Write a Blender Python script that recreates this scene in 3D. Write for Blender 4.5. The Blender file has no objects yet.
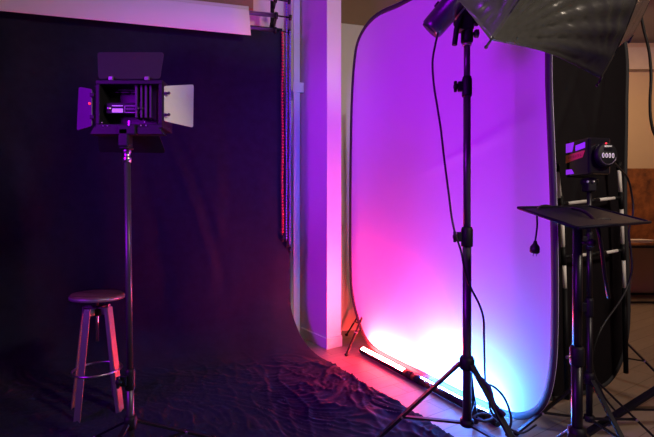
import bpy, bmesh, math, random
from mathutils import Vector as V, Matrix, noise
random.seed(4)
C = bpy.context.scene.collection
F = 415.0; H = 1.2
def P(px, py, d):                      # a point d metres ahead, from where the photo shows it
    return V(((px-327)/F*d, d, H-(py-218)/F*d))

# ---------------------------------------------------------------- materials
def mat(name, col, rough=.6, metal=0, vary=.12, scale=30, bump=.0, emit=None, estr=0, sheen=0, spec=.5, stretch=(1,1,1), coat=0):
    m = bpy.data.materials.new(name); m.use_nodes = True
    nt = m.node_tree; b = nt.nodes['Principled BSDF']; L = nt.links.new
    tc = nt.nodes.new('ShaderNodeTexCoord'); mp = nt.nodes.new('ShaderNodeMapping'); mp.inputs['Scale'].default_value = stretch
    L(tc.outputs['Object'], mp.inputs[0])
    n = nt.nodes.new('ShaderNodeTexNoise'); n.inputs['Scale'].default_value = scale; n.inputs['Detail'].default_value = 4
    L(mp.outputs[0], n.inputs['Vector'])
    mx = nt.nodes.new('ShaderNodeMix'); mx.data_type = 'RGBA'
    mx.inputs[6].default_value = (*[c*(1-vary) for c in col], 1); mx.inputs[7].default_value = (*[min(1, c*(1+vary)) for c in col], 1)
    L(n.outputs[0], mx.inputs[0]); L(mx.outputs[2], b.inputs['Base Color'])
    b.inputs['Roughness'].default_value = rough; b.inputs['Metallic'].default_value = metal
    b.inputs['Specular IOR Level'].default_value = spec
    b.inputs['Coat Weight'].default_value = coat
    if sheen:
        b.inputs['Sheen Weight'].default_value = sheen; b.inputs['Sheen Roughness'].default_value = .5
    if bump:
        bp = nt.nodes.new('ShaderNodeBump'); bp.inputs['Strength'].default_value = bump; bp.inputs['Distance'].default_value = .01
        L(n.outputs[0], bp.inputs['Height']); L(bp.outputs[0], b.inputs['Normal'])
    if emit:
        b.inputs['Emission Color'].default_value = (*emit, 1); b.inputs['Emission Strength'].default_value = estr
    return m
M = {}
M['wall'] = mat('painted wall', (.78,.77,.75), .7, scale=6, vary=.03, bump=.03)
M['cream'] = mat('cream wall', (.55,.45,.33), .8, scale=4, vary=.06, bump=.05)
M['tan'] = mat('tan back wall', (.42,.34,.26), .8, scale=5, vary=.05)
M['bluelit'] = mat('white plastic tinted blue-lit', (.2,.2,.85), .4, scale=20)  # blue light on the white chain beads is put into this colour
M['brownwall'] = mat('brown upper wall', (.32,.22,.14), .8, scale=5, vary=.1)
M['ceil'] = mat('ceiling paint', (.3,.28,.26), .9, vary=.05)
M['black'] = mat('black satin metal', (.008,.008,.010), .36, .1, scale=80, spec=.35)
M['blackmatte'] = mat('black matte plastic', (.006,.006,.008), .55, scale=90, bump=.05, spec=.22)
M['polegrey'] = mat('dark grey pole', (.07,.065,.07), .34, .5, scale=80)
M['tray'] = mat('tray black navy', (.005,.005,.012), .5, scale=60, spec=.1)
M['flashbody'] = mat('flash housing black', (.045,.045,.055), .28, scale=60)
M['cable'] = mat('black rubber cable', (.01,.01,.011), .5, scale=60)
M['rim'] = mat('black elastic binding', (.03,.03,.034), .7, scale=200, bump=.1)
M['velvet'] = mat('black backdrop muslin', (.013,.015,.031), .85, scale=14, vary=.35, bump=.15, sheen=.02, spec=.15)
M['panel'] = mat('white backdrop fabric', (.82,.82,.82), .9, scale=3, vary=.015, spec=.1)
M['darkfab'] = mat('black collapsible fabric', (.009,.007,.009), .75, scale=9, vary=.25, spec=.12)
M['paper'] = mat('white seamless paper', (.75,.75,.76), .8, scale=3, vary=.02)
M['steel'] = mat('brushed steel', (.6,.6,.62), .28, 1, scale=60)
M['alu'] = mat('pale aluminium tube', (.95,.9,.86), .5, .0, scale=40, vary=.06)
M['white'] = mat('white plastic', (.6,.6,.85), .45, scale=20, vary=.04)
M['red'] = mat('red plastic', (.55,.05,.06), .4, scale=20)
M['warmlitdoor'] = mat('pale leaf with warm light tint', (.62,.6,.5), .55, scale=25, vary=.07)  # pale leaf; the cream cast of the warm light is mixed into its colour
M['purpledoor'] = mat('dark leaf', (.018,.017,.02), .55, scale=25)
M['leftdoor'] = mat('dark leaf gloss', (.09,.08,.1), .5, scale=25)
M['inner'] = mat('lamp inner grey', (.016,.014,.016), .5, scale=12, vary=.3)
M['lcd'] = mat('lcd display', (.5,.42,.55), .3, emit=(.55,.4,.7), estr=.12, scale=60, vary=.25)
M['legpaint'] = mat('stool leg steel', (.17,.15,.17), .35, .4, scale=30)
M['strap'] = mat('fabric strap', (.02,.02,.03), .8, scale=80)
M['brol'] = mat('umbrella cloth', (.045,.043,.04), .27, .25, scale=40, vary=.25, spec=.9, bump=.0, stretch=(1,1,1))
M['redtube'] = mat('tube diffuser red', (.9,.9,.9), .5, emit=(1,.03,.03), estr=820)
M['bluetube'] = mat('tube diffuser blue', (.9,.9,.9), .5, emit=(.04,.23,1), estr=600)
M['orange'] = mat('orange stripe', (1,.33,.12), .35, scale=40)
M['digit'] = mat('lit digit', (.8,.8,.75), .4, emit=(1,.9,.8), estr=.35)
M['gloss'] = mat('strobe gloss black', (.012,.012,.014), .08, 0, scale=20, coat=1, spec=.8)
M['reflectglow'] = mat('violet reflection glow', (.2,.05,.5), .3, emit=(.36,.03,1), estr=.7, scale=12, vary=.1)  # self-lit violet standing in for reflections on the flash flank
M['redled'] = mat('red indicator', (.8,.05,.05), .4, emit=(1,.03,.05), estr=1.2)
M['plinth'] = mat('grey shelf stone', (.55,.5,.44), .7, scale=8)
M['whitepaper'] = mat('white sheet', (.8,.78,.72), .7, scale=8, vary=.04)

def wood(name, c0, c1, scale=3, stretch=(1,8,8), rough=.45):
    m = bpy.data.materials.new(name); m.use_nodes = True; nt = m.node_tree; b = nt.nodes['Principled BSDF']; L = nt.links.new
    tc = nt.nodes.new('ShaderNodeTexCoord'); mp = nt.nodes.new('ShaderNodeMapping'); mp.inputs['Scale'].default_value = stretch
    n = nt.nodes.new('ShaderNodeTexNoise'); n.inputs['Scale'].default_value = scale; n.inputs['Detail'].default_value = 8; n.inputs['Roughness'].default_value = .65
    r = nt.nodes.new('ShaderNodeValToRGB'); r.color_ramp.elements[0].color = (*c0,1); r.color_ramp.elements[1].color = (*c1,1)
    r.color_ramp.elements[0].position = .35; r.color_ramp.elements[1].position = .68
    L(tc.outputs['Object'], mp.inputs[0]); L(mp.outputs[0], n.inputs['Vector']); L(n.outputs[0], r.inputs[0]); L(r.outputs[0], b.inputs['Base Color'])
    b.inputs['Roughness'].default_value = rough
    return m
M['seatwood'] = wood('stool seat wood', (.03,.015,.012), (.13,.06,.05))
M['osb'] = wood('brown wood sheet', (.07,.022,.008), (.36,.13,.04), 5, (1,1,1), .6)

def floor_mat():
    m = bpy.data.materials.new('plank floor'); m.use_nodes = True; nt = m.node_tree; b = nt.nodes['Principled BSDF']; L = nt.links.new
    tc = nt.nodes.new('ShaderNodeTexCoord'); mp = nt.nodes.new('ShaderNodeMapping'); mp.inputs['Rotation'].default_value = (0,0,math.radians(-33))
    br = nt.nodes.new('ShaderNodeTexBrick'); br.inputs['Scale'].default_value = 1.0; br.inputs['Brick Width'].default_value = 1.2; br.inputs['Row Height'].default_value = .16
    br.inputs['Mortar Size'].default_value = .003; br.inputs['Mortar Smooth'].default_value = .3
    br.inputs['Color1'].default_value = (.27,.22,.18,1); br.inputs['Color2'].default_value = (.32,.26,.21,1); br.inputs['Mortar'].default_value = (.12,.09,.07,1)
    L(tc.outputs['Object'], mp.inputs[0]); L(mp.outputs[0], br.inputs['Vector'])
    n = nt.nodes.new('ShaderNodeTexNoise'); n.inputs['Scale'].default_value = 6; n.inputs['Detail'].default_value = 8
    mp2 = nt.nodes.new('ShaderNodeMapping'); mp2.inputs['Scale'].default_value = (.6,6,1); L(mp.outputs[0], mp2.inputs[0]); L(mp2.outputs[0], n.inputs['Vector'])
    mx = nt.nodes.new('ShaderNodeMix'); mx.data_type = 'RGBA'; mx.blend_type = 'MULTIPLY'; mx.inputs[0].default_value = .35
    L(br.outputs[0], mx.inputs[6]); L(n.outputs[0], mx.inputs[7]); L(mx.outputs[2], b.inputs['Base Color'])
    b.inputs['Roughness'].default_value = .38
    return m
M['floor'] = floor_mat()

# ---------------------------------------------------------------- mesh builder
def frame(z):
    z = V(z).normalized(); a = V((0,0,1)) if abs(z.z) < .95 else V((1,0,0))
    x = a.cross(z).normalized(); y = z.cross(x)
    return x, y, z
class MB:
    def __init__(s): s.v = []; s.f = []; s.sm = []
    def add(s, vs, fs, smooth=True):
        o = len(s.v); s.v += [V(v) for v in vs]; s.f += [tuple(i+o for i in f) for f in fs]; s.sm += [smooth]*len(fs); return s
    def box(s, c, size, ax=None, bev=.0):
        c = V(c); X, Y, Z = ax if ax else (V((1,0,0)), V((0,1,0)), V((0,0,1)))
        bm = bmesh.new(); bmesh.ops.create_cube(bm, size=1)
        for v in bm.verts: v.co = V((v.co.x*size[0], v.co.y*size[1], v.co.z*size[2]))
        if bev: bmesh.ops.bevel(bm, geom=bm.edges[:], offset=bev, segments=2, affect='EDGES', profile=.5)
        bm.verts.index_update()
        s.add([c + X*v.co.x + Y*v.co.y + Z*v.co.z for v in bm.verts], [[v.index for v in f.verts] for f in bm.faces], False); bm.free(); return s
    def cyl(s, a, b, r0, r1=None, n=16, caps=True):
        a, b = V(a), V(b); r1 = r0 if r1 is None else r1; x, y, z = frame(b-a); vs = []
        for p, r in ((a, r0), (b, r1)):
            for k in range(n):
                t = 2*math.pi*k/n; vs.append(p + (x*math.cos(t)+y*math.sin(t))*r)
        s.add(vs, [(k, (k+1) % n, n+(k+1) % n, n+k) for k in range(n)])
        if caps: s.add(vs, [tuple(range(n))[::-1], tuple(range(n, 2*n))], False)
        return s
    def lathe(s, o, axis, prof, n=28):             # prof: (radius, distance along axis)
        x, y, z = frame(axis); o = V(o); vs = []; fs = []
        for r, h in prof:
            for k in range(n):
                t = 2*math.pi*k/n; vs.append(o + z*h + (x*math.cos(t)+y*math.sin(t))*max(r, 1e-5))
        for i in range(len(prof)-1):
            for k in range(n): fs.append((i*n+k, i*n+(k+1) % n, (i+1)*n+(k+1) % n, (i+1)*n+k))
        return s.add(vs, fs)
    def tube(s, pts, r, n=8, closed=False, smooth=6):
        pts = [V(p) for p in pts]
        if smooth:
            q = []; N = len(pts); rng = range(N if closed else N-1)
            for i in rng:
                g = (lambda k: pts[k % N]) if closed else (lambda k: pts[min(max(k, 0), N-1)])
                p0, p1, p2, p3 = g(i-1), g(i), g(i+1), g(i+2)
                for j in range(smooth):
                    t = j/smooth
                    q.append(.5*((2*p1)+(p2-p0)*t+(2*p0-5*p1+4*p2-p3)*t*t+(3*p1-p0-3*p2+p3)*t**3))
            if not closed: q.append(pts[-1])
            pts = q
        N = len(pts); vs = []; x = None
        for i, p in enumerate(pts):
            a = pts[(i-1) % N] if closed or i else p; b = pts[(i+1) % N] if closed or i < N-1 else p
            d = (b-a).normalized()
            if x is None: x = frame(d)[0]
            x = (x - d*x.dot(d)).normalized(); y = d.cross(x)
            for k in range(n):
                t = 2*math.pi*k/n; vs.append(p + (x*math.cos(t)+y*math.sin(t))*r)
        fs = [(i*n+k, i*n+(k+1) % n, ((i+1) % N)*n+(k+1) % n, ((i+1) % N)*n+k) for i in range(N if closed else N-1) for k in range(n)]
        if not closed: fs += [tuple(range(n))[::-1], tuple(range((N-1)*n, N*n))]
        return s.add(vs, fs)
    def ball(s, c, r, sc=(1,1,1), n=14):
        c = V(c); vs = []; fs = []; m = n//2
        for i in range(m+1):
            a = math.pi*i/m
            for k in range(n):
                t = 2*math.pi*k/n; vs.append(c + V((r*sc[0]*math.sin(a)*math.cos(t), r*sc[1]*math.sin(a)*math.sin(t), r*sc[2]*math.cos(a))))
        for i in range(m):
            for k in range(n): fs.append((i*n+k, (i+1)*n+k, (i+1)*n+(k+1) % n, i*n+(k+1) % n))
        return s.add(vs, fs)
    def prism(s, poly, off):                       # poly: 3D outline, off: thickness vector
        poly = [V(p) for p in poly]; off = V(off); n = len(poly)
        vs = [p-off*.5 for p in poly]+[p+off*.5 for p in poly]
        return s.add(vs, [tuple(range(n))[::-1], tuple(range(n, 2*n))]+[(k, (k+1) % n, n+(k+1) % n, n+k) for k in range(n)], False)
    def grid(s, fn, nu, nv, smooth=True):
        vs = [fn(i/nu, j/nv) for j in range(nv+1) for i in range(nu+1)]
        return s.add(vs, [(j*(nu+1)+i, j*(nu+1)+i+1, (j+1)*(nu+1)+i+1, (j+1)*(nu+1)+i) for j in range(nv) for i in range(nu)], smooth)
    def build(s, name, m, parent=None, thick=0):
        o = V((0,0,0)); q = parent
        while q is not None: o += q.location; q = q.parent
        me = bpy.data.meshes.new(name)
        if parent is None:
            xs = [v.x for v in s.v]; ys = [v.y for v in s.v]; zs = [v.z for v in s.v]
            o = V(((min(xs)+max(xs))/2, (min(ys)+max(ys))/2, min(zs)))
        bm = bmesh.new(); vv = [bm.verts.new(v-o) for v in s.v]
        for f, sm in zip(s.f, s.sm):
            try: ff = bm.faces.new([vv[i] for i in f]); ff.smooth = sm
            except ValueError: pass
        bmesh.ops.remove_doubles(bm, verts=bm.verts[:], dist=1e-5)
        bmesh.ops.recalc_face_normals(bm, faces=bm.faces[:])
        bm.to_mesh(me); bm.free(); me.materials.append(M[m] if isinstance(m, str) else m)
        ob = bpy.data.objects.new(name, me); C.objects.link(ob)
        if parent is None: ob.location = o
        else: ob.parent = parent
        if thick:
            md = ob.modifiers.new('Solidify', 'SOLIDIFY'); md.thickness = thick; md.offset = 0
        return ob
def tag(o, label, cat, group=None):
    o['label'] = label; o['category'] = cat
    if group: o['group'] = group
    return o
def thing(name, label, cat, loc, group=None):
    o = bpy.data.objects.new(name, None); o.empty_display_size = .1; C.objects.link(o); o.location = loc
    return tag(o, label, cat, group)
def struct(o): o['kind'] = 'structure'; return o

# ---------------------------------------------------------------- room
dL = V((-.555,.832,0)); dR = V((.832,.555,0)); up = V((0,0,1)); P0 = V((0,3.83,0))
cdir = V((.974,.225,0)); cfwd = V((.225,-.974,0)); CB = V((-.37,3.9,0))     # hanging plane of the black backdrop
struct(MB().box((1.0,2.2,-.05), (11,10.6,.1)).build('floor', 'floor'))
struct(MB().box((1.0,2.2,4.05), (11,10.6,.1)).build('ceiling', 'ceil'))
def wallseg(name, a, b, h, m, th=.1, side=1, z0=0):
    a, b = V(a), V(b); d = (b-a); X = d.normalized(); Y = up.cross(X)*side
    c = (a+b)/2 + Y*th/2 + up*(z0+h/2)
    return struct(MB().box(c, (d.length, th, h), (X, Y, up)).build(name, m))
# pier whose corner faces the camera
pc = P0 + dL*.45 + dR*.08
struct(MB().box(pc+up*2, (.9,.16,4.0), (dL,dR,up)).build('wall_middle', 'wall'))
struct(MB().box(P0+dL*.441-dR*.006+up*.05, (.918,.012,.10), (dL,dR,up), .003).build('baseboard_left', 'wall'))
struct(MB().box(P0+dR*.08-dL*.006+up*.05, (.172,.012,.10), (dR,dL,up), .003).build('baseboard_right', 'wall'))
wl0 = CB - cfwd*.42 + cdir*.22
wallseg('wall_left', wl0-cdir*4.8, wl0, 4.0, 'wall')
struct(MB().box(wl0-cdir*2.67+cfwd*.03+up*3.66, (4.3,.06,.68), (cdir,cfwd,up)).build('trim_1', 'brownwall'))
wb = V((.05,4.55,0))
wallseg('wall_back', wb-cdir*.25, wb+cdir*1.95, 4.0, 'tan')
struct(MB().box(wb+cdir*.9+cfwd*.05+up*3.62, (1.7,.1,.76), (cdir,cfwd,up)).build('trim_2', 'brownwall'))
struct(MB().box(wb+cdir*.16+cfwd*.06+up*1.65, (.34,.12,3.3), (cdir,cfwd,up)).build('trim_3', 'wall'))
wallseg('wall_far', (1.7,6.6,0), (6.5,6.6,0), 4.0, 'cream')
struct(MB().box((4.1,6.55,3.72), (4.8,.1,.34)).build('trim_4', 'plinth'))
wallseg('wall_right', (6.5,7.5,0), (6.5,-3,0), 4.0, 'cream')

# ---------------------------------------------------------------- black backdrop cloth
def edge_e(f, h):
    pts = [(0,.02),(.09,.07),(.18,.11),(.52,.286),(1.19,.48),(1.74,.645),(3,.98)]
    if f <= 0: return .02 - .07*max(0, (h-.7))/2.3
    for (a, ea), (b, eb) in zip(pts, pts[1:]):
        if f <= b: return ea+(eb-ea)*(f-a)/(b-a)
    return pts[-1][1]
TOPZ = 2.985; RAD = .50; FL = 2.25
Lh = TOPZ-RAD; La = RAD*math.pi/2; Lf = FL-RAD
def cloth(u, v):
    t = v*(Lh+La+Lf)
    if t < Lh: f, h, nf, nh = 0, TOPZ-t, 1, 0
    elif t < Lh+La:
        a = (t-Lh)/RAD; f = RAD*(1-math.cos(a)); h = RAD*(1-math.sin(a)); nf, nh = math.cos(a), math.sin(a)
    else: f, h, nf, nh = RAD+(t-Lh-La), 0, 0, 1
    e = edge_e(f, h); s = (1-u)*3.7                   # u=1 is the right edge
    S = s
    hang = max(0, min(1, (TOPZ-h)/.5)) if t < Lh else 1
    k = .012*math.sin(S*9+1.3*noise.noise(V((S*1.1, t*.5, 0))))*hang
    k += .030*noise.noise(V((S*2.4, t*.55, 1)))*hang
    # long swags falling to the right
    for s0, t0, sl, w, amp in ((.98,1.05,-.42,.05,.020),(1.30,1.3,-.28,.07,.012),(.55,1.0,-.08,.06,.010),(2.2,1.0,-.3,.09,.010)):
        q = S-(s0+sl*(t-t0)+.10*(t-t0)**2); fade = math.exp(-((t-t0-.55)/.75)**2)
        k -= amp*fade*math.exp(-(q/w)**2); k += amp*.6*fade*math.exp(-((q-1.7*w)/w)**2)
    if t > Lh+La*.3:
        g = min(1, (t-Lh-La*.3)/(La*.7))
        near = min(1, max(0, (t-Lh-La*.5)/.5))
        rid = lambda a, b, c, w: max(0, 1-abs(noise.noise(V((a, b, c))))*w)
        an = 1.1+1.6*noise.noise(V((S*.8, t*.8, 40))); ca, sa_ = math.cos(an), math.sin(an)
        p_, q_ = S*ca+t*sa_, -S*sa_+t*ca
        n1 = noise.noise(V((S*2.5, t*2.5, 3))); n2 = noise.noise(V((S*5, t*5, 50)))
        r1 = rid(p_*1.8, q_*6+n2*.5, 8, 4); r2 = rid(p_*3+9, q_*11+n2*.6, 11, 3.5); r3 = rid(t*3.2+S*2.2, S*9-t*3, 15, 4)
        k = k*(1-g) + g*near*(.010*n1+.011*r1**2*(.5+n2)+.010*r2**2+.010*r3**2)+.008*g
    if t > Lh+La*.6: k = max(k, .004)
    p = CB + cdir*(e-s) + cfwd*f + up*h
    return p + cfwd*(nf*k) + up*(nh*k)
bd = MB().grid(cloth, 330, 430).build('backdrop_cloth', 'velvet')
tag(bd, 'black cloth backdrop hanging from the ceiling bars and sweeping out across the floor', 'backdrop')

# bars, holder, chains
def barpt(e, h, f): return CB + cdir*e + cfwd*f + up*h
barA, barB, barC = 3.25, 3.065, 2.96
hold = thing('roll_holder', 'black three-hook wall bracket holding the ends of the backdrop bars', 'bracket', barpt(-.05, 2.9, -.1))
MB().box(barpt(-.13,3.11,-.14), (.035,.05,.40), (cdir,cfwd,up), .004).build('plate', 'blackmatte', hold)
MB().box(barpt(-.13,3.08,-.28), (.04,.26,.05), (cdir,cfwd,up), .004).build('wall_arm', 'blackmatte', hold)
for h, f in ((barA,.0),(barB,.07),(barC,.0)):
    hk = MB().box(barpt(-.115,h-.01,f/2-.06), (.018,.16+abs(f),.03), (cdir,cfwd,up), .003)
    hk.lathe(barpt(-.13,h,f), cdir, [(0,-.0),(.028,0),(.032,.012),(.028,.03),(0,.03)], 16)
    hook = hk.build('hook', 'black', hold)
    kb = MB().cyl(barpt(-.1,h,f), barpt(.0,h-.004,f), .007)
    kb.lathe(barpt(.0,h-.004,f), cdir, [(0,0),(.022,.002),(.026,.012),(.024,.026),(0,.03)], 16); kb.build('knob', 'black', hook)
def bar(h, f, r, label, m, e0=-.115, name='backdrop_bar'):
    o = MB().cyl(barpt(-3.7,h,f), barpt(e0,h,f), r, n=18).build(name, m)
    return tag(o, label, 'bar', 'bars carrying the backdrops')
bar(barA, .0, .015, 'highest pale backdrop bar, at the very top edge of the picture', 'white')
bar(barB, .07, .019, 'bare metal bar sticking out of the white paper roll', 'steel')
bar(barC, .0, .017, 'bar inside the top hem of the black cloth backdrop', 'steel')
pr = thing('paper_roll', 'roll of white seamless paper with a short strip pulled down, above the black cloth', 'paper roll', barpt(-1.9, 2.82, .1))
prof = []
for k in range(25):
    a = -math.pi/2 + (k/24)*2*math.pi*.98
    prof.append((.07+.05*math.cos(a+math.pi), barB+.05*math.sin(a+math.pi)))
MB().grid(lambda u, v: barpt(-.365-(1-u)*3.3, prof[min(24, round(v*24))][1], prof[min(24, round(v*24))][0]), 20, 24).build('roll', 'paper', pr, .002)
sheet = []
for k in range(17):
    t = k/16
    sheet.append((.122+.014*math.sin(t*math.pi)-.004*t, barB+.01-t*.235))
MB().grid(lambda u, v: barpt(-.365-(1-u)*3.3+.02*v*u, sheet[min(16, round(v*16))][1]-.0, sheet[min(16, round(v*16))][0]), 20, 16).build('hanging_strip', 'paper', pr, .0015)
def chain(e, f, h0, h1, m, label, r=.0065, pitch=.02):
    b = MB(); n = int((h0-h1)/pitch)
    for k in range(n): b.ball(barpt(e+.0022*math.sin(k*.22), h0-k*pitch, f), r, n=6)
    b.cyl(barpt(e,h0,f), barpt(e,h1,f), .002, n=6)
    return tag(b.build('bead_chain', m), label, 'chain', 'chains of the backdrop holders')
chain(-.052, .03, 2.93, 1.05, 'red', 'red bead chain hanging along the edge of the black cloth', .0135, .028)
chain(-.014, .03, 3.2, 1.0, 'bluelit', 'pale bead chain directly right of the red one', .0085, .025)
chain(.018, .03, 2.95, .95, 'bluelit', 'pale bead chain hanging closest to the white conduit', .0085, .025)
for e, h in ((-.052,1.02),(-.014,.965),(.018,.92)):
    tag(MB().lathe(barpt(e,h-.035,.03), up, [(0,0),(.012,.004),(.015,.02),(.012,.05),(.004,.06),(0,.06)], 12).build('chain_weight', 'blackmatte'),
        {-.052:'black weight at the end of the red bead chain', -.014:'black chain weight between its two neighbours at the cloth edge', .018:'rightmost and lowest black chain weight beside the white conduit'}[e], 'weight', 'weights on the bead chains')
cp = thing('conduit', 'slim white vertical conduit with a clip running up beside the backdrop edge', 'conduit', barpt(.05, 0, -.02))
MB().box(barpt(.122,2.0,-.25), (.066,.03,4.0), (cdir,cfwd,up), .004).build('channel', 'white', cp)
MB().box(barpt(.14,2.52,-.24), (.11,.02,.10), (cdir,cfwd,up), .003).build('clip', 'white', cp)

# ---------------------------------------------------------------- big white oval panel
A0 = V((.225,4.06,0)); B0 = V((1.214,2.20,0)); pd = (B0-A0).normalized(); pn = V((pd.y,-pd.x,0)) # pn faces the camera side
if pn.x > 0: pn = -pn
def outline(ctrl, n=10):
    q = []; N = len(ctrl)
    for i in range(N):
        p0, p1, p2, p3 = [V((*ctrl[(i+k) % N], 0)) for k in (-1,0,1,2)]
        # centripetal-ish: clamp tangents to the shorter neighbour
        L = (p2-p1).length; t1 = (p2-p0).normalized()*L; t2 = (p3-p1).normalized()*L
        for j in range(n):
            t = j/n; h1 = 2*t**3-3*t*t+1; h2 = t**3-2*t*t+t; h3 = -2*t**3+3*t*t; h4 = t**3-t*t
            w = p1*h1+t1*h2+p2*h3+t2*h4; q.append((w.x, w.y))
    return q
ctrl = [(0,.62),(-.01,1.2),(0,1.9),(.02,2.38),(.065,2.72),(.13,2.89),(.28,2.99),(.48,3.015),(.78,2.965),(1.1,2.93),(1.5,2.90),(1.8,2.80),(2.0,2.6),(2.065,2.3),(2.075,1.9),(2.10,1.3),(2.107,.65),(2.082,.32),(2.01,.14),(1.86,.035),(1.6,.014),(1.1,.012),(.65,.014),(.42,.03),(.26,.09),(.14,.23),(.04,.42)]
def oval_panel(ctrl, A, d, nrm, pr_name, label, cat, matf, matr, bow, fold, rimw=.042):
    ol = outline(ctrl); cx = sum(p[0] for p in ol)/len(ol); cy = sum(p[1] for p in ol)/len(ol)
    root = thing(pr_name, label, cat, A + d*cx)
    W = max(p[0] for p in ol)
    def pt(s, h, off=0): return A + d*s + up*h + nrm*(off + bow*math.sin(math.pi*min(1, max(0, s/W))))
    N = len(ol); rings = 40; b = MB(); vs = []
    for r in range(1, rings+1):
        k = r/rings
        for s, h in ol: 
            S, Hh = cx+(s-cx)*k, cy+(h-cy)*k
            vs.append(pt(S, Hh, fold(S, Hh)*(1-k**6)))
    vs.append(pt(cx, cy, fold(cx, cy)))
    fs = [(r*N+k, r*N+(k+1) % N, (r+1)*N+(k+1) % N, (r+1)*N+k) for r in range(rings-1) for k in range(N)] + [(rings*N, k, (k+1) % N) for k in range(N)]
    b.add(vs, fs); b.build('fabric', matf, root, .002)
    # binding around the spring frame: flat band with rounded section
    b = MB(); vs = []; ns = 10
    for k in range(N):
        p = V((*ol[k], 0)); a = V((*ol[(k-1) % N], 0)); c = V((*ol[(k+1) % N], 0)); tg = (c-a).normalized(); out = V((tg.y,-tg.x,0))
        if out.dot(p-V((cx,cy,0))) < 0: out = -out
        for j in range(ns):
            t = 2*math.pi*j/ns; q = p + out*(-rimw/2 + rimw/2*math.cos(t)); vs.append(pt(q.x, q.y, .011*math.sin(t)))
    fs = [(k*ns+j, k*ns+(j+1) % ns, ((k+1) % N)*ns+(j+1) % ns, ((k+1) % N)*ns+j) for k in range(N) for j in range(ns)]
    b.add(vs, fs); b.build('binding', matr, root)
    return root
def fold_white(s, h):
    return .006*noise.noise(V((s*1.2, h*1.2, 2))) + .004*math.exp(-((h-1.28-.25*s)/.03)**2)*max(0, min(1, s-1))
ctrl = [(a*1.006, b) for a, b in ctrl]
oval_panel(ctrl, A0, pd, pn, 'collapsible_backdrop', 'large oval white backdrop panel with black binding, glowing magenta and violet', 'backdrop', 'panel', 'rim', .0, fold_white)

# dark panel behind it
A1 = V((1.22,2.52,0)); d1 = V((.915,.402,0)).normalized(); n1_ = V((d1.y,-d1.x,0))
if n1_.y > 0: n1_ = -n1_
W1 = 1.0
c2 = [(0,.55),(0,1.3),(0,2.0),(.03,2.4),(.14,2.62),(.35,2.70),(.65,2.70),(.86,2.62),(.97,2.4),(.975,2.0),(.965,1.3),(.995,.7),(.985,.40),(.92,.2),(.80,.07),(.62,.03),(.35,.03),(.16,.08),(.05,.25)]
def fold_dark(s, h):
    k = .016*noise.noise(V((s*3+h*1.6, h*1.1-s, 4)))+.008*noise.noise(V((s*9+h*5, h*2.5, 6)))
    for s0, h0, sl in ((.35,1.9,.5),(.6,1.7,-.4),(.45,1.3,.35),(.7,2.1,.15)):
        q = s-(s0+sl*(h-h0)); k += .014*math.exp(-(q/.025)**2)*math.exp(-((h-h0)/.35)**2)
    return k
oval_panel(c2, A1, d1, n1_, 'collapsible_backdrop', 'narrow black fabric backdrop panel standing behind the right end of the glowing one', 'backdrop', 'darkfab', 'rim', -.03, fold_dark, .03)

# pale tube rack in front of the dark panel
rk = thing('tube_rack', 'rack of pale aluminium tubes with black joints in front of the black panel', 'rack', P(590,400,2.5)*1.0)
rk.location = V((1.53,2.5,0))
def q(px, py): 
    # on a plane parallel to the dark panel, 6 cm in front
    o = A1 + n1_*.075; r = V(((px-327)/F, 1, -(py-218)/F)); t = (o-V((0,0,0))).dot(n1_)/V((r.x, r.y, 0)).dot(n1_)
    return V((r.x*t, r.y*t, H + r.z*t))
for (x0,y0,x1,y1) in ((557,170,560,197),(562,211,563,248),(564,262,565,289),(619,168,620.5,193),(621.5,206,622.5,245),(623.5,257,624.5,289)):
    MB().cyl(q(x0,y0), q(x1,y1), .0115).build('upright_tube', 'alu', rk)
for (x0,y0,x1,y1) in ((566,202.5,589,200),(597,199,615,197),(570,255.5,588,253.5),(604,252,618,249.5)):
    MB().cyl(q(x0,y0), q(x1,y1), .0105).build('cross_tube', 'alu', rk)
for (x0,y0,x1,y1) in ((560.5,195,562,213),(563,246,564,264),(620.5,191,621.5,208),(622.5,243,623.5,259),(588,200.3,598,199),(587,253.8,605,252),(565,287,567,398),(624.5,287,626,372),(557,163,557,171),(619,161,619,169)):
    MB().cyl(q(x0,y0), q(x1,y1), .015).build('joint', 'blackmatte', rk)
for a in ((561,203,567,202.3),(614,197.2,621,196.5),(564,256,571,255.3),(617,249.8,623,249)):
    MB().cyl(q(a[0],a[1]), q(a[2],a[3]), .0125).build('corner_joint', 'blackmatte', rk)

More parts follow.
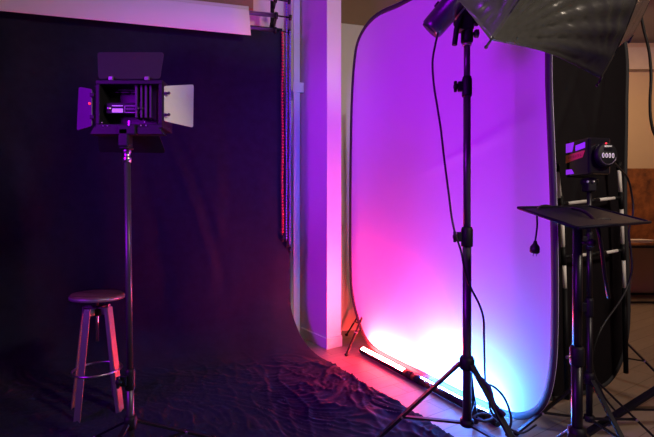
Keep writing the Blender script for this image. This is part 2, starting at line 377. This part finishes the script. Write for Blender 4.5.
# ---------------------------------------------------------------- stands
def stand(name, label, base, top_h, r, feet, collar, low, group=None, segs=(), bottom=None, foot_r=.013, legw=.013, knobdir=V((-1,0,0)), top=None, col='black'):
    base = V((base[0], base[1], 0)); root = thing(name, label, 'stand', base, group)
    bottom = low-.02 if bottom is None else bottom
    tp = top if top is not None else base+up*top_h
    ax = (tp-base)/tp.z
    at = lambda h: base+ax*h
    zz = [bottom]+[s for s in segs]+[top_h]; rr = r
    for i in range(len(zz)-1):
        MB().cyl(at(zz[i]), at(zz[i+1]), rr, n=20).build('pole_section', col, root)
        if i < len(zz)-2:
            h = zz[i+1]
            c = MB().lathe(at(h-.05), up, [(0,0),(rr*1.25,0),(rr*1.35,.006),(rr*1.35,.085),(rr*1.1,.1),(0,.1)], 20).box(at(h)+knobdir*(rr*1.35+.006), (.03,.02,.05), None, .003).build('collar', 'blackmatte', root)
            MB().cyl(at(h)+knobdir*rr, at(h)+knobdir*(rr+.035), .005).lathe(at(h)+knobdir*(rr+.03), knobdir, [(0,0),(.012,0),(.016,.004),(.016,.014),(.011,.018),(0,.018)], 10).box(at(h)+knobdir*(rr+.04), (.014,.014,.055), None, .003).build('knob', 'blackmatte', c)
            rr *= .86
    MB().lathe(at(collar-.03), up, [(0,0),(r*1.5,0),(r*1.75,.01),(r*1.75,.05),(r*1.4,.065),(0,.065)], 20).build('leg_collar', 'blackmatte', root)
    MB().lathe(at(low-.015), up, [(0,0),(r*1.4,0),(r*1.6,.008),(r*1.6,.03),(0,.035)], 20).build('brace_collar', 'blackmatte', root)
    for f in feet:
        f = V((f[0], f[1], .014)); d = V((f.x-base.x, f.y-base.y, 0)).normalized(); s = up.cross(d)
        a = at(collar) + d*(r*1.6)
        L = MB(); dd = (f-a); n = dd.normalized(); x = s; y = n.cross(x)
        L.box((a+f)/2, (legw*1.9, legw*.9, dd.length), (x, y, n), .002)
        leg = L.build('leg', 'black', root)
        MB().ball(f+up*.0, .0145, (1.2,1.2,.95)).build('rubber_foot', 'blackmatte', leg)
        m = a + dd*.62; b0 = at(low)+d*(r*1.3); n = (m-b0).normalized(); y = n.cross(s)
        MB().box((m+b0)/2, (legw*1.5, legw*.6, (m-b0).length), (s, y, n), .0015).build('brace', 'black', root)
        MB().cyl(m-s*.016, m+s*.016, .006).build('rivet', 'steel', leg)
    return root, at
kb = (.7083, 2.10)
mainstand, mat_ = stand('light_stand', 'tall black stand in the middle carrying the umbrella flash, tripod before the glowing panel', kb, 2.16, .0215,
    ((.205,2.145),(.905,1.63),(.87,2.43)), .47, .17, 'tripod stands', segs=(1.11,1.87), bottom=.15, legw=.016, col='polegrey')
# webbing strap and coiled cord on the right leg
tag(MB().tube([P(481,377,2.02),P(490,388,1.98),P(494,402,1.94),P(505,414,1.88)], .009, smooth=5).build('velcro_strap', 'strap'), 'dark strap bound around the right leg of the middle stand', 'strap')

# head clamp + strobe on the middle stand
n_u = V((.37,-.83,.42)).normalized(); UC = V((.778,1.784,2.353)); UR = .70
S0 = V((.60,2.10,2.255))
cl = thing('umbrella_bracket', 'black tilting clamp with drop handle on top of the middle stand', 'clamp', mat_(2.11))
MB().lathe(mat_(2.09), up, [(0,0),(.026,0),(.03,.01),(.03,.07),(.02,.085),(0,.085)], 18).build('socket', 'blackmatte', cl)
MB().box(mat_(2.21)+V((-.01,-.005,0)), (.075,.06,.13), None, .012).cyl(mat_(2.21)+V((-.06,0,0)), mat_(2.21)+V((.055,0,0)), .032).build('tilt_head', 'blackmatte', cl)
MB().tube([P(461,15,2.07),P(457,26,2.06),P(455.5,36,2.06),P(454.5,44,2.06)], .013, smooth=4).build('handle', 'blackmatte', cl)
MB().cyl(mat_(2.135), mat_(2.135)+V((.055,-.01,0)), .008).lathe(mat_(2.135)+V((.035,-.006,0)), V((1,-.1,0)), [(0,0),(.017,0),(.02,.006),(.02,.02),(0,.026)], 12).build('lock_knob', 'blackmatte', cl)
MB().lathe(mat_(2.075), up, [(0,0),(.022,0),(.024,.004),(.024,.012),(0,.014)], 18).build('ring', 'steel', cl)
st = thing('studio_flash', 'black cylindrical studio flash with blue-lit underside, tilted up beside the umbrella clamp', 'studio flash', S0)
sa = V((.62,-.30,.66)).normalized(); sb = P(443,15,2.12)
MB().lathe(sb - sa*.09, sa, [(0,0),(.05,0),(.058,.01),(.060,.03),(.060,.24),(.068,.245),(.068,.27),(.055,.28),(0,.28)], 32).build('housing', 'flashbody', st)
MB().lathe(sb - sa*.093, sa, [(0,0),(.05,0),(.052,.004),(0,.004)], 32).build('rear_panel', 'inner', st)
x_, y_, _ = frame(sa)
MB().tube([sb-sa*.07+x_*.061, sb+sa*.02+x_*.063, sb+sa*.13+x_*.061], .004, smooth=3).build('side_rail', 'steel', st)
MB().box(sb+sa*.02+y_*.060, (.05,.012,.03), (x_, y_, sa), .003).build('label_plate', 'inner', st)

# ---------------------------------------------------------------- umbrella
NR = 8; u1 = n_u.cross(V((0,0,1))).normalized(); w1 = u1.cross(n_u); ro = 5.246; UH = .50
def ray_dir(phi): return u1*math.cos(phi)+w1*math.sin(phi)
def rib_pt(phi, u, inset=0):                          # u=0 apex, u=1 rim
    a = u*math.pi/2*.66; r = UR*math.sin(a)/math.sin(math.pi/2*.66)*(1-inset); h = UH*(math.cos(a)-math.cos(math.pi/2*.66))/(1-math.cos(math.pi/2*.66))
    return UC + ray_dir(phi)*r + n_u*h
um = thing('umbrella', 'big dark silvery photo umbrella clamped to the middle stand, cut by the top edge', 'umbrella', UC)
step = 2*math.pi/NR
def canopy(k):
    def f(a, b):
        u = max(b, .001); phi = ro+(k+a)*step
        sc = math.sin(math.pi*a)
        chord = math.cos(step/2)/math.cos((a-.5)*step)     # straight line between ribs
        dip = 1-.012*sc*u**5
        base = rib_pt(phi, u*dip)
        axis = UC + n_u*(base-UC).dot(n_u); rad = base-axis
        sagf = chord*(1-.03*sc*u)
        p = axis+rad*sagf
        # tension wrinkles fanning out of both rib tips
        w = 0
        for side in (0, 1):
            da = (a if side == 0 else 1-a)*.62*u; du = (1-u)*1.25; dist = math.hypot(da, du); ang = math.atan2(du, da+1e-6)
            strong = .055 if (k, side) in ((NR-1, 1), (0, 0)) else .018
            ph = ang*28+side*2+k*1.7+2.0*noise.noise(V((ang*3, dist*2, k+side*7)))
            w += (1-2*abs(math.sin(ph*.5)))*min(dist, .25)*math.exp(-dist/.5)*strong*min(1, 6*math.sin(math.pi*a))
        w += .004*noise.noise(V((a*5+k*3, u*9, 0)))*sc
        return p + (rad.normalized()*.8+n_u*.6)*w
    return f
for k in range(NR):
    MB().grid(canopy(k), *((70, 70) if k in (NR-1, 0, 1) else (16, 18))).build('canopy_panel', 'brol', um, .0015)
for k in range(NR):
    phi = ro+k*step
    b = MB().tube([rib_pt(phi, t/10, .004) for t in range(0, 11)], .0035, n=6, smooth=2)
    rb = b.build('rib', 'black', um)
    tip = rib_pt(phi, 1); tdir = (rib_pt(phi, 1)-rib_pt(phi, .95)).normalized()
    MB().cyl(tip-tdir*.01, tip+tdir*.022, .0042).ball(tip+tdir*.024, .0065).build('rib_tip', 'blackmatte', rb)
shaft0 = UC + n_u*(UH+.02); MB().cyl(shaft0, UC-n_u*.36, .005).build('shaft', 'steel', um)

# cable from the flash down the stand
cab = [(438,32),(435,45),(432.5,62),(434,85),(438,110),(441,130),(443.5,152),(446,172),(449,195),(451.5,215),(455,232),(461,250),(464.5,268),(470,285),(479,303),(483.5,318),(484,338),(484.5,358),(485,376)]
pts = [P(x, y, 2.07) for x, y in cab[:10]] + [P(x, y, 2.05) for x, y in cab[10:]] + [P(486,386,2.03),P(489,399,2.0),P(491,410,2.0),P(500,420,2.05),P(520,432,2.2),P(536,424,2.33)]
tag(MB().tube(pts, .0055, smooth=5).build('power_cable', 'cable'), 'black power cable drooping from the middle flash down its stand', 'cable')
tag(MB().tube([P(486,383,2.0),P(494,386,2.0),P(503,395,2.0),P(509,408,2.0),P(511,422,2.02),P(506,434,2.05)], .006, smooth=6).build('cable_loop', 'cable'), 'loop of black cord curling off the right leg of the middle stand', 'cable')
tag(MB().tube([P(470,413,2.42),P(478,409,2.4),P(486,411,2.38),P(492,417,2.34),P(484,420,2.3),P(474,417,2.33),P(479,413,2.36),P(490,414,2.36),P(497,421,2.33)], .007, smooth=6).build('cable_coil', 'cable'), 'small coil of cord by the end of the blue tube light', 'cable')

# ---------------------------------------------------------------- tube lights on the floor
T0 = V((.32,3.69,0)); td = V((.513,-1,0)).normalized(); TL = math.hypot(.513,1)
def tl(t): return T0+td*(t*TL)+up*.033
def arc(a, b, a0, a1, r, th=.0):
    # a strip of tube wall between two angles (0 = towards the panel, 90 = up)
    pdir = V((-td.y, td.x, 0)); n = 16; rr = []
    for k in range(n+1):
        t = math.radians(a0+(a1-a0)*k/n); rr.append(pdir*math.cos(t)+up*math.sin(t))
    vs = [p+d*r for p in (a, b) for d in rr]
    return MB().add(vs, [(k, k+1, n+2+k, n+1+k) for k in range(n)])
def tubelight(t0, t1, c0, c1, m, label, a0, a1):
    root = thing('tube_light', label, 'tube light', T0+td*((t0+t1)/2*TL), 'tube lights on the floor')
    arc(tl(t0+c0), tl(t1-c1), a0, a1, .0265).build('glowing_tube', m, root)
    arc(tl(t0+c0), tl(t1-c1), a1, a0+360, .0275).build('housing', 'blackmatte', root, .003)
    s = up.cross(td)
    for a, b in ((t0, t0+c0), (t1-c1, t1)):
        MB().cyl(tl(a), tl(b), .031, n=20).build('end_cap', 'blackmatte', root)
tubelight(-.012, .615, .012, .08, 'redtube', 'tube light glowing red-orange on the floor in front of the big panel', -60, 152)
tubelight(.622, 1.30, .075, .06, 'bluetube', 'tube light glowing blue-cyan behind the legs of the middle stand', -75, 112)

# ---------------------------------------------------------------- left LED lamp on its stand
lb = (-.944, 2.0)
ls, lat = stand('light_stand', 'slim black stand in front of the stool carrying the lamp with flaps', lb, 1.475, .017,
    ((-.99,1.60),(-1.30,2.18),(-.62,2.25)), .22, .08, 'tripod stands', segs=(.43,), top=V((-.963,2.0,1.52)), knobdir=V((-.6,-.8,0)), bottom=.06, col='polegrey')
lamp = thing('studio_lamp', 'black box lamp with four open flaps seen from the back, on the left stand', 'studio lamp', P(128,150,2.0))
D = 2.0
def poly(pts, d): return [P(x, y, (d[i] if isinstance(d, (list, tuple)) else d)) for i, (x, y) in enumerate(pts)]
# hollow rear housing: four walls and a recessed back
x0, x1, y0, y1 = 95.5, 162.5, 79, 130
def shell(px0, py0, px1, py1, d, depth, name, m, wpx=4):
    b = MB()
    for a in ((px0,py0,px1,py0+wpx),(px0,py1-wpx,px1,py1),(px0,py0+wpx,px0+wpx,py1-wpx),(px1-wpx,py0+wpx,px1,py1-wpx)):
        p = P(a[0],a[1],d); r = P(a[2],a[3],d); c = (p+r)/2+V((0,depth/2,0)); b.box(c, (abs(r.x-p.x), depth, abs(p.z-r.z)), None, .003)
    return b.build(name, m, lamp)
shell(x0, y0, x1, 127, 1.99, .13, 'housing', 'blackmatte', 4)
MB().box(P(129,104,2.10), (.30,.02,.215), None, .004).build('back_plate', 'inner', lamp)
fin = MB()
for k in range(5): fin.box(P(104+k*11, 92, 2.075), (.045,.02,.006), None, .001)
for yy in (86,89.5): fin.box(P(125,yy,2.078), (.20,.012,.004), None)
fin.build('cooling_fin', 'inner', lamp)
for px_, w in ((139,.012),(144,.01),(148.5,.012),(153,.01)):
    MB().box(P(px_,101,2.04), (w,.06,.17), None, .002).build('side_rib', 'inner', lamp)
MB().box(P(129,108.5,2.045), (.205,.05,.055), None, .005).build('control_box', 'blackmatte', lamp)
MB().box(P(117.5,109.6,2.018), (.052,.004,.019), None).build('display', 'lcd', lamp)
MB().box(P(117.5,104.8,2.018), (.052,.004,.004), None).build('display_bar', 'lcd', lamp)
fr = MB()
for a in ((124.5,104.6,136.5,105.2),(124.5,111.3,136.5,111.9),(124.5,104.6,125.1,111.9),(135.9,104.6,136.5,111.9),(124.5,107.8,136.5,108.2)):
    p = P(a[0],a[1],2.017); r = P(a[2],a[3],2.017); fr.box((p+r)/2, (abs(r.x-p.x),.003,abs(p.z-r.z)))
fr.build('button_frame', 'legpaint', lamp)
for px_, py_ in ((109.6,107.8),(142.5,107.8),(138.5,108)):
    MB().lathe(P(px_,py_,2.02), V((0,-1,0)), [(0,-.006),(.008,-.006),(.009,0),(.008,.012),(0,.013)], 12).build('dial', 'steel' if px_ == 109.6 else 'inner', lamp)
# lower chin of the housing with screws
MB().prism(poly([(97,127),(160,127),(165,134),(93,134)], 1.985), V((0,.05,0))).build('chin', 'blackmatte', lamp)
for px_, py_ in ((102,121.5),(103,125),(107.5,125),(144.5,121),(140.8,124.5),(146,124.5)): MB().ball(P(px_,py_,1.982), .0032).build('screw', 'steel', lamp)
# yoke and spigot
MB().box(P(128,129,1.965), (.085,.03,.05), None, .006).box(P(125.5,137,1.975), (.05,.05,.09), None, .008).build('yoke', 'blackmatte', lamp)
MB().box(P(129.2,122.5,1.955), (.008,.01,.028), None, .001).build('yoke_lever', 'steel', lamp)
MB().lathe(P(126.5,147,1.985), up, [(0,-.008),(.03,-.008),(.032,0),(.02,.006),(.018,.04),(0,.04)], 18).build('swivel', 'blackmatte', lamp)
MB().lathe(lat(1.473), up, [(0,0),(.018,0),(.018,.024),(.014,.028),(.014,.044),(.018,.048),(.018,.072),(0,.074)], 18).build('spigot', 'steel', lamp)
# barn doors
def rounded(pts, rad=3, n=4):
    out = []; N = len(pts)
    for i in range(N):
        a, b, c = V((*pts[i-1],0)), V((*pts[i],0)), V((*pts[(i+1) % N],0))
        p = b+(a-b).normalized()*rad; q_ = b+(c-b).normalized()*rad
        for k in range(n+1):
            t = k/n; w = p*(1-t)**2+b*2*t*(1-t)+q_*t*t; out.append((w.x, w.y))
    return out
def door(pts, dfun, m, rad=3):
    r = rounded(pts, rad); pp = [P(x, y, dfun(x, y)) for x, y in r]
    nrm = (pp[len(pp)//3]-pp[0]).cross(pp[2*len(pp)//3]-pp[0]).normalized()
    return MB().prism(pp, nrm*.003).build('barn_door', m, lamp)
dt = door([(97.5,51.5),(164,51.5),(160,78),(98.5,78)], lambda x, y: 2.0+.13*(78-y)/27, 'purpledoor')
dr = door([(164,85),(193.5,83.5),(193,126.5),(164,120)], lambda x, y: 2.0+.12*(x-164)/30, 'warmlitdoor', 2)
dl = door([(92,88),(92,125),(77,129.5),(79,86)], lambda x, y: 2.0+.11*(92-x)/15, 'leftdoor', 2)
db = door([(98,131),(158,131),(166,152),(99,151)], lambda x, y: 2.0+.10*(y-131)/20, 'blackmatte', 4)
for d_, pts_ in ((dt, ((111,77.5),(147,77.5))), (dr, ((164.5,92),(164.5,113.5))), (dl, ((92.5,94),(92.5,116))), (db, ((108,130.5),(150,130.5)))):
    for x, y in pts_:
        if d_ is dr: MB().cyl(P(x,y,1.994), P(x+5,y+.5,1.998), .006).ball(P(x+4.5,y,1.995), .007).build('hinge', 'inner', d_)
        else: MB().box(P(x,y,1.992), (.022,.012,.02), None, .003).build('hinge', 'legpaint' if d_ is dt else 'blackmatte', d_)
MB().ball(P(89.5,102.5,1.985), .006).build('indicator_light', 'redled', lamp)

# ---------------------------------------------------------------- stool
sc = V((-1.43,2.585,0)); SH = .738
stool = thing('bar_stool', 'round wooden screw-seat stool with metal legs before the black cloth', 'stool', sc)
MB().lathe(sc+up*(SH-.034), V((.03,.0,1)), [(0,.0),(.138,0),(.149,.006),(.153,.016),(.151,.026),(.144,.033),(0,.034)], 48).build('seat', 'seatwood', stool)
MB().lathe(sc+up*(SH-.034), V((.03,0,1)), [(.145,.002),(.154,.004),(.1555,.016),(.154,.022),(.147,.024)], 48).build('seat_band', 'legpaint', stool)
MB().cyl(sc+up*.44, sc+up*(SH-.03), .008, n=12).build('threaded_rod', 'steel', stool)
MB().lathe(sc+up*.60, up, [(0,0),(.022,0),(.022,.05),(.03,.055),(.03,.062),(0,.062)], 18).build('hub', 'blackmatte', stool)
yaw = math.radians(80)
for k in range(4):
    a = yaw+k*math.pi/2+math.pi; d = V((math.cos(a), math.sin(a), 0)); s = up.cross(d)
    top = sc+d*.085+up*.655; foot = sc+d*.168+up*.003; n = (top-foot).normalized(); x = s; y = n.cross(x)
    # L-profile leg with the foot cut flat
    b = MB(); w, t = .042, .006
    b.prism([foot-s*w/2, foot+s*w/2, top+s*w/2, top-s*w/2], d*t)
    b.prism([foot-s*w/2, foot-s*w/2-d*.022, top-s*w/2-d*.022, top-s*w/2], s*t)
    b.build('leg', 'legpaint', stool)
    MB().box(sc+d*.045+up*.648, (.09,.030,.006), (d, s, up), .001).box(sc+d*.055+up*.628, (.06,.005,.045), (d, s, up), .001).build('cross_arm', 'legpaint', stool)
ring = []
for k in range(40):
    a = 2*math.pi*k/40; ring.append(sc+V((math.cos(a), math.sin(a), 0))*.137+up*.265)
MB().tube(ring, .0065, closed=True, smooth=0).build('footrest_ring', 'steel', stool)

# ---------------------------------------------------------------- right: laptop tray on stand
tA, tB, tC, tD = V((.805,1.75,1.244)), V((.843,1.40,1.166)), V((1.362,1.75,1.183)), V((1.324,2.10,1.261))
tray = thing('tray_table', 'black tilted laptop tray on a thick pole at right foreground', 'tray table', V((1.054,1.75,0)))
nt_ = (tC-tA).cross(tB-tD).normalized()
if nt_.z < 0: nt_ = -nt_
MB().prism([tA, tB, tC, tD], nt_*.006).build('tray_top', 'tray', tray)
lip = MB()
for a, b in ((tA,tB),(tB,tC),(tC,tD),(tD,tA)):
    lip.cyl(a+nt_*.004, b+nt_*.004, .006, n=10)
lip.build('rim', 'tray', tray)
tc_ = (tA+tB+tC+tD)/4
MB().box(tc_-nt_*.02+V((0,0,0)), (.16,.12,.02), None, .004).build('mount_plate', 'blackmatte', tray)
pb = V((1.054,1.75,0))
MB().cyl(pb+up*.14, V((1.054,1.75,.60)), .0215, n=24).build('lower_pole', 'black', tray)
MB().cyl(V((1.054,1.75,.55)), V((1.058,1.75,1.175)), .0185, n=24).build('upper_pole', 'black', tray)
c_ = MB().lathe(pb+up*.585, up, [(0,0),(.026,0),(.028,.006),(.028,.07),(.022,.08),(0,.08)], 20).build('collar', 'blackmatte', tray)
MB().cyl(pb+up*.62+V((-.02,0,0)), pb+up*.62+V((-.05,-.01,0)), .006).build('knob', 'steel', c_)
# gooseneck arm curving out of the tray and down
MB().tube([P(572,207,1.80),P(585,211,1.72),P(594,219,1.66),P(599,232,1.62),P(602,250,1.62),P(605,275,1.64),P(609,297,1.66)], .007, smooth=6).build('support_arm', 'black', tray)
MB().lathe(P(590,242,1.72), V((0,-1,0)), [(0,0),(.016,0),(.018,.01),(.013,.022),(0,.024)], 14).cyl(P(590,242,1.72), pb+up*1.10, .007).build('tilt_knob', 'inner', tray)
for fx, fy in ((.72,1.55),(1.36,1.50),(1.08,2.12)):
    f = V((fx,fy,.014)); d = V((fx-pb.x, fy-pb.y,0)).normalized(); a = pb+up*.30+d*.03; s = up.cross(d); n = (f-a).normalized()
    lg = MB().box((a+f)/2, (.024,.012,(f-a).length), (s, n.cross(s), n), .002).build('leg', 'black', tray)
    MB().ball(f, .0145).build('rubber_foot', 'blackmatte', lg)
MB().lathe(pb+up*.27, up, [(0,0),(.03,0),(.035,.01),(.035,.05),(0,.06)], 20).build('leg_collar', 'blackmatte', tray)
# plug hanging over the edge
pl = thing('power_plug', 'black plug dangling from its cord at the left edge of the tray', 'plug', P(535,252,1.72))
MB().tube([P(552,205.5,1.9),P(545,204.3,1.86),P(539,206,1.80),P(537.2,209,1.74),P(537,216,1.718),P(537,226,1.718),P(535.5,238,1.718),P(534.5,242,1.718)], .0038, smooth=6).build('cord', 'cable', pl)
MB().lathe(P(535.3,239.5,1.718), P(534.6,252,1.718)-P(535.3,239.5,1.718), [(0,0),(.006,.002),(.009,.014),(.017,.024),(.019,.034),(.019,.048),(.013,.054),(0,.054)], 18).build('plug_body', 'cable', pl)
MB().cyl(P(533.6,251,1.715), P(532.9,255,1.715), .0022).cyl(P(536.6,251,1.715), P(536.4,255,1.715), .0022).build('prong', 'steel', pl)

# ---------------------------------------------------------------- right flash on its stand
rs, rat = stand('light_stand', 'black stand behind the tray carrying the small flash with orange stripe', (1.428,2.26), 1.37, .016,
    ((1.76,2.18),(1.05,2.30),(1.42,1.84)), .33, .115, 'tripod stands', segs=(.72,1.08), bottom=.10)
fl = thing('studio_flash', 'small black flash unit with painted-on violet reflections, an orange stripe and a round rear dial', 'studio flash', rat(1.38))
rr_ = V((.2,-.98,0)).normalized(); sd = V((-.98,-.2,0)).normalized()   # rear end and visible flank
fc = P(606,154,2.16)
hb = fc - rr_*.095
MB().box(hb+sd*.012, (.145,.135,.195), (rr_, sd, up), .012).build('body', 'gloss', fl)
MB().box(hb-rr_*.075, (.025,.16,.205), (rr_, sd, up), .01).build('front_ring', 'blackmatte', fl)
face = hb+sd*.080
def onface(x0, z0, x1, z1, x2=None, z2=None, x3=None, z3=None): return [face+rr_*x0+up*z0, face+rr_*x1+up*z1, face+rr_*x2+up*z2, face+rr_*x3+up*z3]
MB().prism(onface(-.086,.036, -.086,.086, -.030,.086, -.042,.036), sd*.003).prism(onface(-.018,.036,-.018,.066,.045,.074,.045,.044), sd*.003).build('painted_reflection', 'reflectglow', fl)  # upper reflections painted on as glowing patches
MB().prism(onface(-.086,-.086, -.086,-.058, -.045,-.06, -.030,-.086), sd*.003).build('lower_painted_reflection', 'reflectglow', fl)  # lower reflection, painted on the same way
stp = MB().prism(onface(-.086,-.022,-.086,.022,.045,.032,.03,-.004), sd*.004).build('stripe', 'orange', fl)
lt = MB()
for k in range(8):
    xx = -.066+k*.0115; zz = .004+.08*(xx+.086)*.9*.5
    lt.prism([face+sd*.003+rr_*(xx)+up*(zz-.006), face+sd*.003+rr_*(xx+.002)+up*(zz+.009), face+sd*.003+rr_*(xx+.005)+up*(zz+.009), face+sd*.003+rr_*(xx+.004)+up*(zz-.006)], sd*.001)
    if k % 2: lt.box(face+sd*.003+rr_*(xx+.006)+up*(zz+(.006 if k % 4 == 1 else -.002)), (.007,.001,.003), (rr_, sd, up))
lt.build('lettering', 'red', stp)
dc = fc + rr_*.0 + up*.0
MB().lathe(dc-rr_*.012, rr_, [(0,0),(.063,0),(.065,.01),(.060,.022),(.056,.024),(0,.024)], 36).build('rear_dial', 'blackmatte', fl)
dg = MB()
for k in range(4):
    cc = dc+rr_*.0135+sd*(.030-k*.020)+up*-.004; ringp = [cc+sd*(.0055*math.cos(t*math.pi/5))+up*(.012*math.sin(t*math.pi/5)) for t in range(10)]
    dg.tube(ringp, .0016, n=5, closed=True, smooth=0)
dg.build('digits', 'digit', fl)
MB().box(dc+rr_*.0135+up*.042, (.045,.003,.008), (sd, rr_, up)).build('top_mark', 'digit', fl)
MB().box(dc+rr_*.0135+up*.033, (.05,.003,.02), (sd, rr_, up)).build('screen', 'gloss', fl)
arcp = [dc+rr_*.013+sd*(.05*math.cos(a*math.pi/12))+up*(-.05*math.sin(a*math.pi/12)) for a in range(1, 12)]
MB().tube(arcp, .0022, n=5, smooth=2).build('dial_ring', 'legpaint', fl)
MB().ball(dc+rr_*.012+up*.058+sd*.012, .005).build('indicator_light', 'redled', fl)
MB().box(rat(1.385), (.05,.06,.075), None, .008).cyl(rat(1.40)+V((-.04,0,0)), rat(1.40)+V((.045,0,0)), .015).build('tilt_bracket', 'blackmatte', fl)
for dx in (-.03, 0): MB().ball(rat(1.40)+V((dx,-.035,0)), .007).build('screw', 'steel', fl)
tag(MB().tube([P(612,160,2.2),P(620,168,2.3),P(628,178,2.4),P(632,195,2.45),P(633,212,2.45),P(629,230,2.45),P(631,250,2.45),P(632,268,2.45),P(628,284,2.45),P(620,300,2.4),P(600,330,2.3),P(592,362,2.3),P(604,395,2.3),P(618,415,2.36),P(608,425,2.405)], .0055, smooth=6).build('power_cable', 'cable'), 'black cable hanging from the small flash in front of the rack edge', 'cable')

# stand beyond the frame on the right and the stand behind the black panel
stand('light_stand', 'black stand cut off by the right edge, one leg reaching in over the floor', (2.12,2.36), 1.5, .02, ((1.40,2.27),(2.42,1.98),(2.40,2.82)), .37, .12, 'tripod stands', segs=(1.0,), legw=.021)
stand('backdrop_stand', 'black tripod half hidden behind the black fabric panel', (1.98,3.12), 2.2, .016, ((2.36,2.78),(1.62,3.4),(2.20,3.50)), .52, .2, 'tripod stands', segs=(1.2,), legw=.013)
stand('backdrop_stand', 'thin black tripod behind the left end of the glowing panel', (.42,4.02), 2.4, .014, ((.17,3.63),(.20,4.25),(.72,4.12)), .42, .16, 'tripod stands', segs=(1.3,), legw=.010)

# ---------------------------------------------------------------- far right corner
tbl = thing('work_table', 'black metal framed table against the far wall at the right edge', 'table', (4.95,6.15,0))
tz = .86
MB().box((4.95,6.20,tz-.015), (1.6,.7,.03), None, .003).build('table_top', 'osb', tbl)
fr = MB(); 
for y in (5.82,6.48): fr.box((4.95,y,tz-.05), (1.56,.035,.035)); fr.box((4.95,y,.03), (1.56,.03,.03))
for x in (4.18,5.72): fr.box((x,6.15,tz-.05), (.035,.66,.035)); fr.box((x,6.15,.03), (.03,.66,.03))
fr.build('table_frame', 'blackmatte', tbl)
for x, y in ((4.18,5.82),(5.72,5.82),(4.18,6.48),(5.72,6.48),(4.62,5.82)):
    MB().box((x,y,(tz-.03)/2), (.04,.04,tz-.035), None, .003).build('leg', 'blackmatte', tbl)
tag(MB().box((4.9,6.53,tz+.569), (1.9,.03,1.13), None, .004).build('wood_sheet', 'osb'), 'mottled brown wooden sheet leaning on the cream wall above the table', 'board')
b = MB()
for k in range(5): b.box((4.43+k*.006,6.0-k*.004,tz+.006+k*.009), (.34,.24,.008), None, .001)
tag(b.build('paper_stack', 'whitepaper'), 'small stack of white papers at the right edge beyond the tray', 'papers')
tag(MB().tube([P(636,-30,3.2),P(639,0,3.2),P(643,25,3.2),P(649,50,3.2),P(651,75,3.2),P(650,100,3.2),P(651,120,3.2),P(656,136,3.2),P(668,150,3.2),P(690,158,3.2)], .010, smooth=6).build('hanging_cable', 'cable'), 'thick black cable hanging down in front of the cream wall at top right', 'cable')
tag(MB().lathe(P(656,-2,3.0), V((-.3,-.2,1)), [(0,0),(.05,.01),(.06,.04),(.05,.14),(.02,.2),(0,.2)], 20).build('ceiling_spotlight', 'blackmatte'), 'black lamp head poking in at the top right corner', 'lamp')

# ---------------------------------------------------------------- light
def lamp_area(name, loc, target, size, col, power, spread=180):
    l = bpy.data.lights.new(name, 'AREA'); l.size = size; l.color = col; l.energy = power; l.spread = math.radians(spread)
    o = bpy.data.objects.new(name, l); C.objects.link(o); o.location = loc; o.rotation_euler = (V(target)-V(loc)).to_track_quat('-Z', 'Y').to_euler(); return o
lamp_area('purple_key_light', (-2.7,.2,2.15), (.6,3.1,1.6), 1.5, (.39,.0,1), 45, 85)
lamp_area('warm_ceiling_light', (4.3,4.6,3.7), (4.4,5.6,1), 1.0, (1,.56,.30), 50)
lamp_area('warm_room_light', (2.7,-.2,3.2), (.6,2.0,1.9), .4, (1,.82,.66), 34, 110)
def spot(name, loc, target, col, power, deg, blend=.6, r=.08):
    l = bpy.data.lights.new(name, 'SPOT'); l.shadow_soft_size = r; l.color = col; l.energy = power; l.spot_size = math.radians(deg); l.spot_blend = blend
    o = bpy.data.objects.new(name, l); C.objects.link(o); o.location = loc; o.rotation_euler = (V(target)-V(loc)).to_track_quat('-Z', 'Y').to_euler(); return o
spot('added_warm_spot', (-.02,.70,.35), (.70,1.45,2.45), (1,.86,.68), 190, 30)  # unseen spot added to put warm highlights on the umbrella cloth
spot('added_warm_spot', (1.9,.1,2.6), (-.70,2.05,1.75), (1,.86,.62), 60, 16)  # unseen narrow spot added to brighten the right barn door
spot('added_violet_fill', (-.55,-.7,2.5), (-.14,4.0,1.9), (.22,.04,1), 330, 24, 1, .15)  # unseen fill added to lift the shade on the pier and conduit
w = bpy.data.worlds.new('World'); bpy.context.scene.world = w; w.use_nodes = True
w.node_tree.nodes['Background'].inputs[0].default_value = (.006,.003,.012,1); w.node_tree.nodes['Background'].inputs[1].default_value = 1

# ---------------------------------------------------------------- camera
cd = bpy.data.cameras.new('camera'); cam = bpy.data.objects.new('camera', cd); C.objects.link(cam)
cam.location = (0,0,H); cam.rotation_euler = (math.pi/2,0,0); cd.sensor_width = 36; cd.lens = F/654*36; cd.clip_start = .05
cd.shift_y = (218-218.5)/654*-1
sce = bpy.context.scene; sce.camera = cam
sce.view_settings.view_transform = 'Standard'; sce.view_settings.look = 'None'; sce.view_settings.exposure = 0; sce.view_settings.gamma = 1; sce.view_settings.use_curve_mapping = False
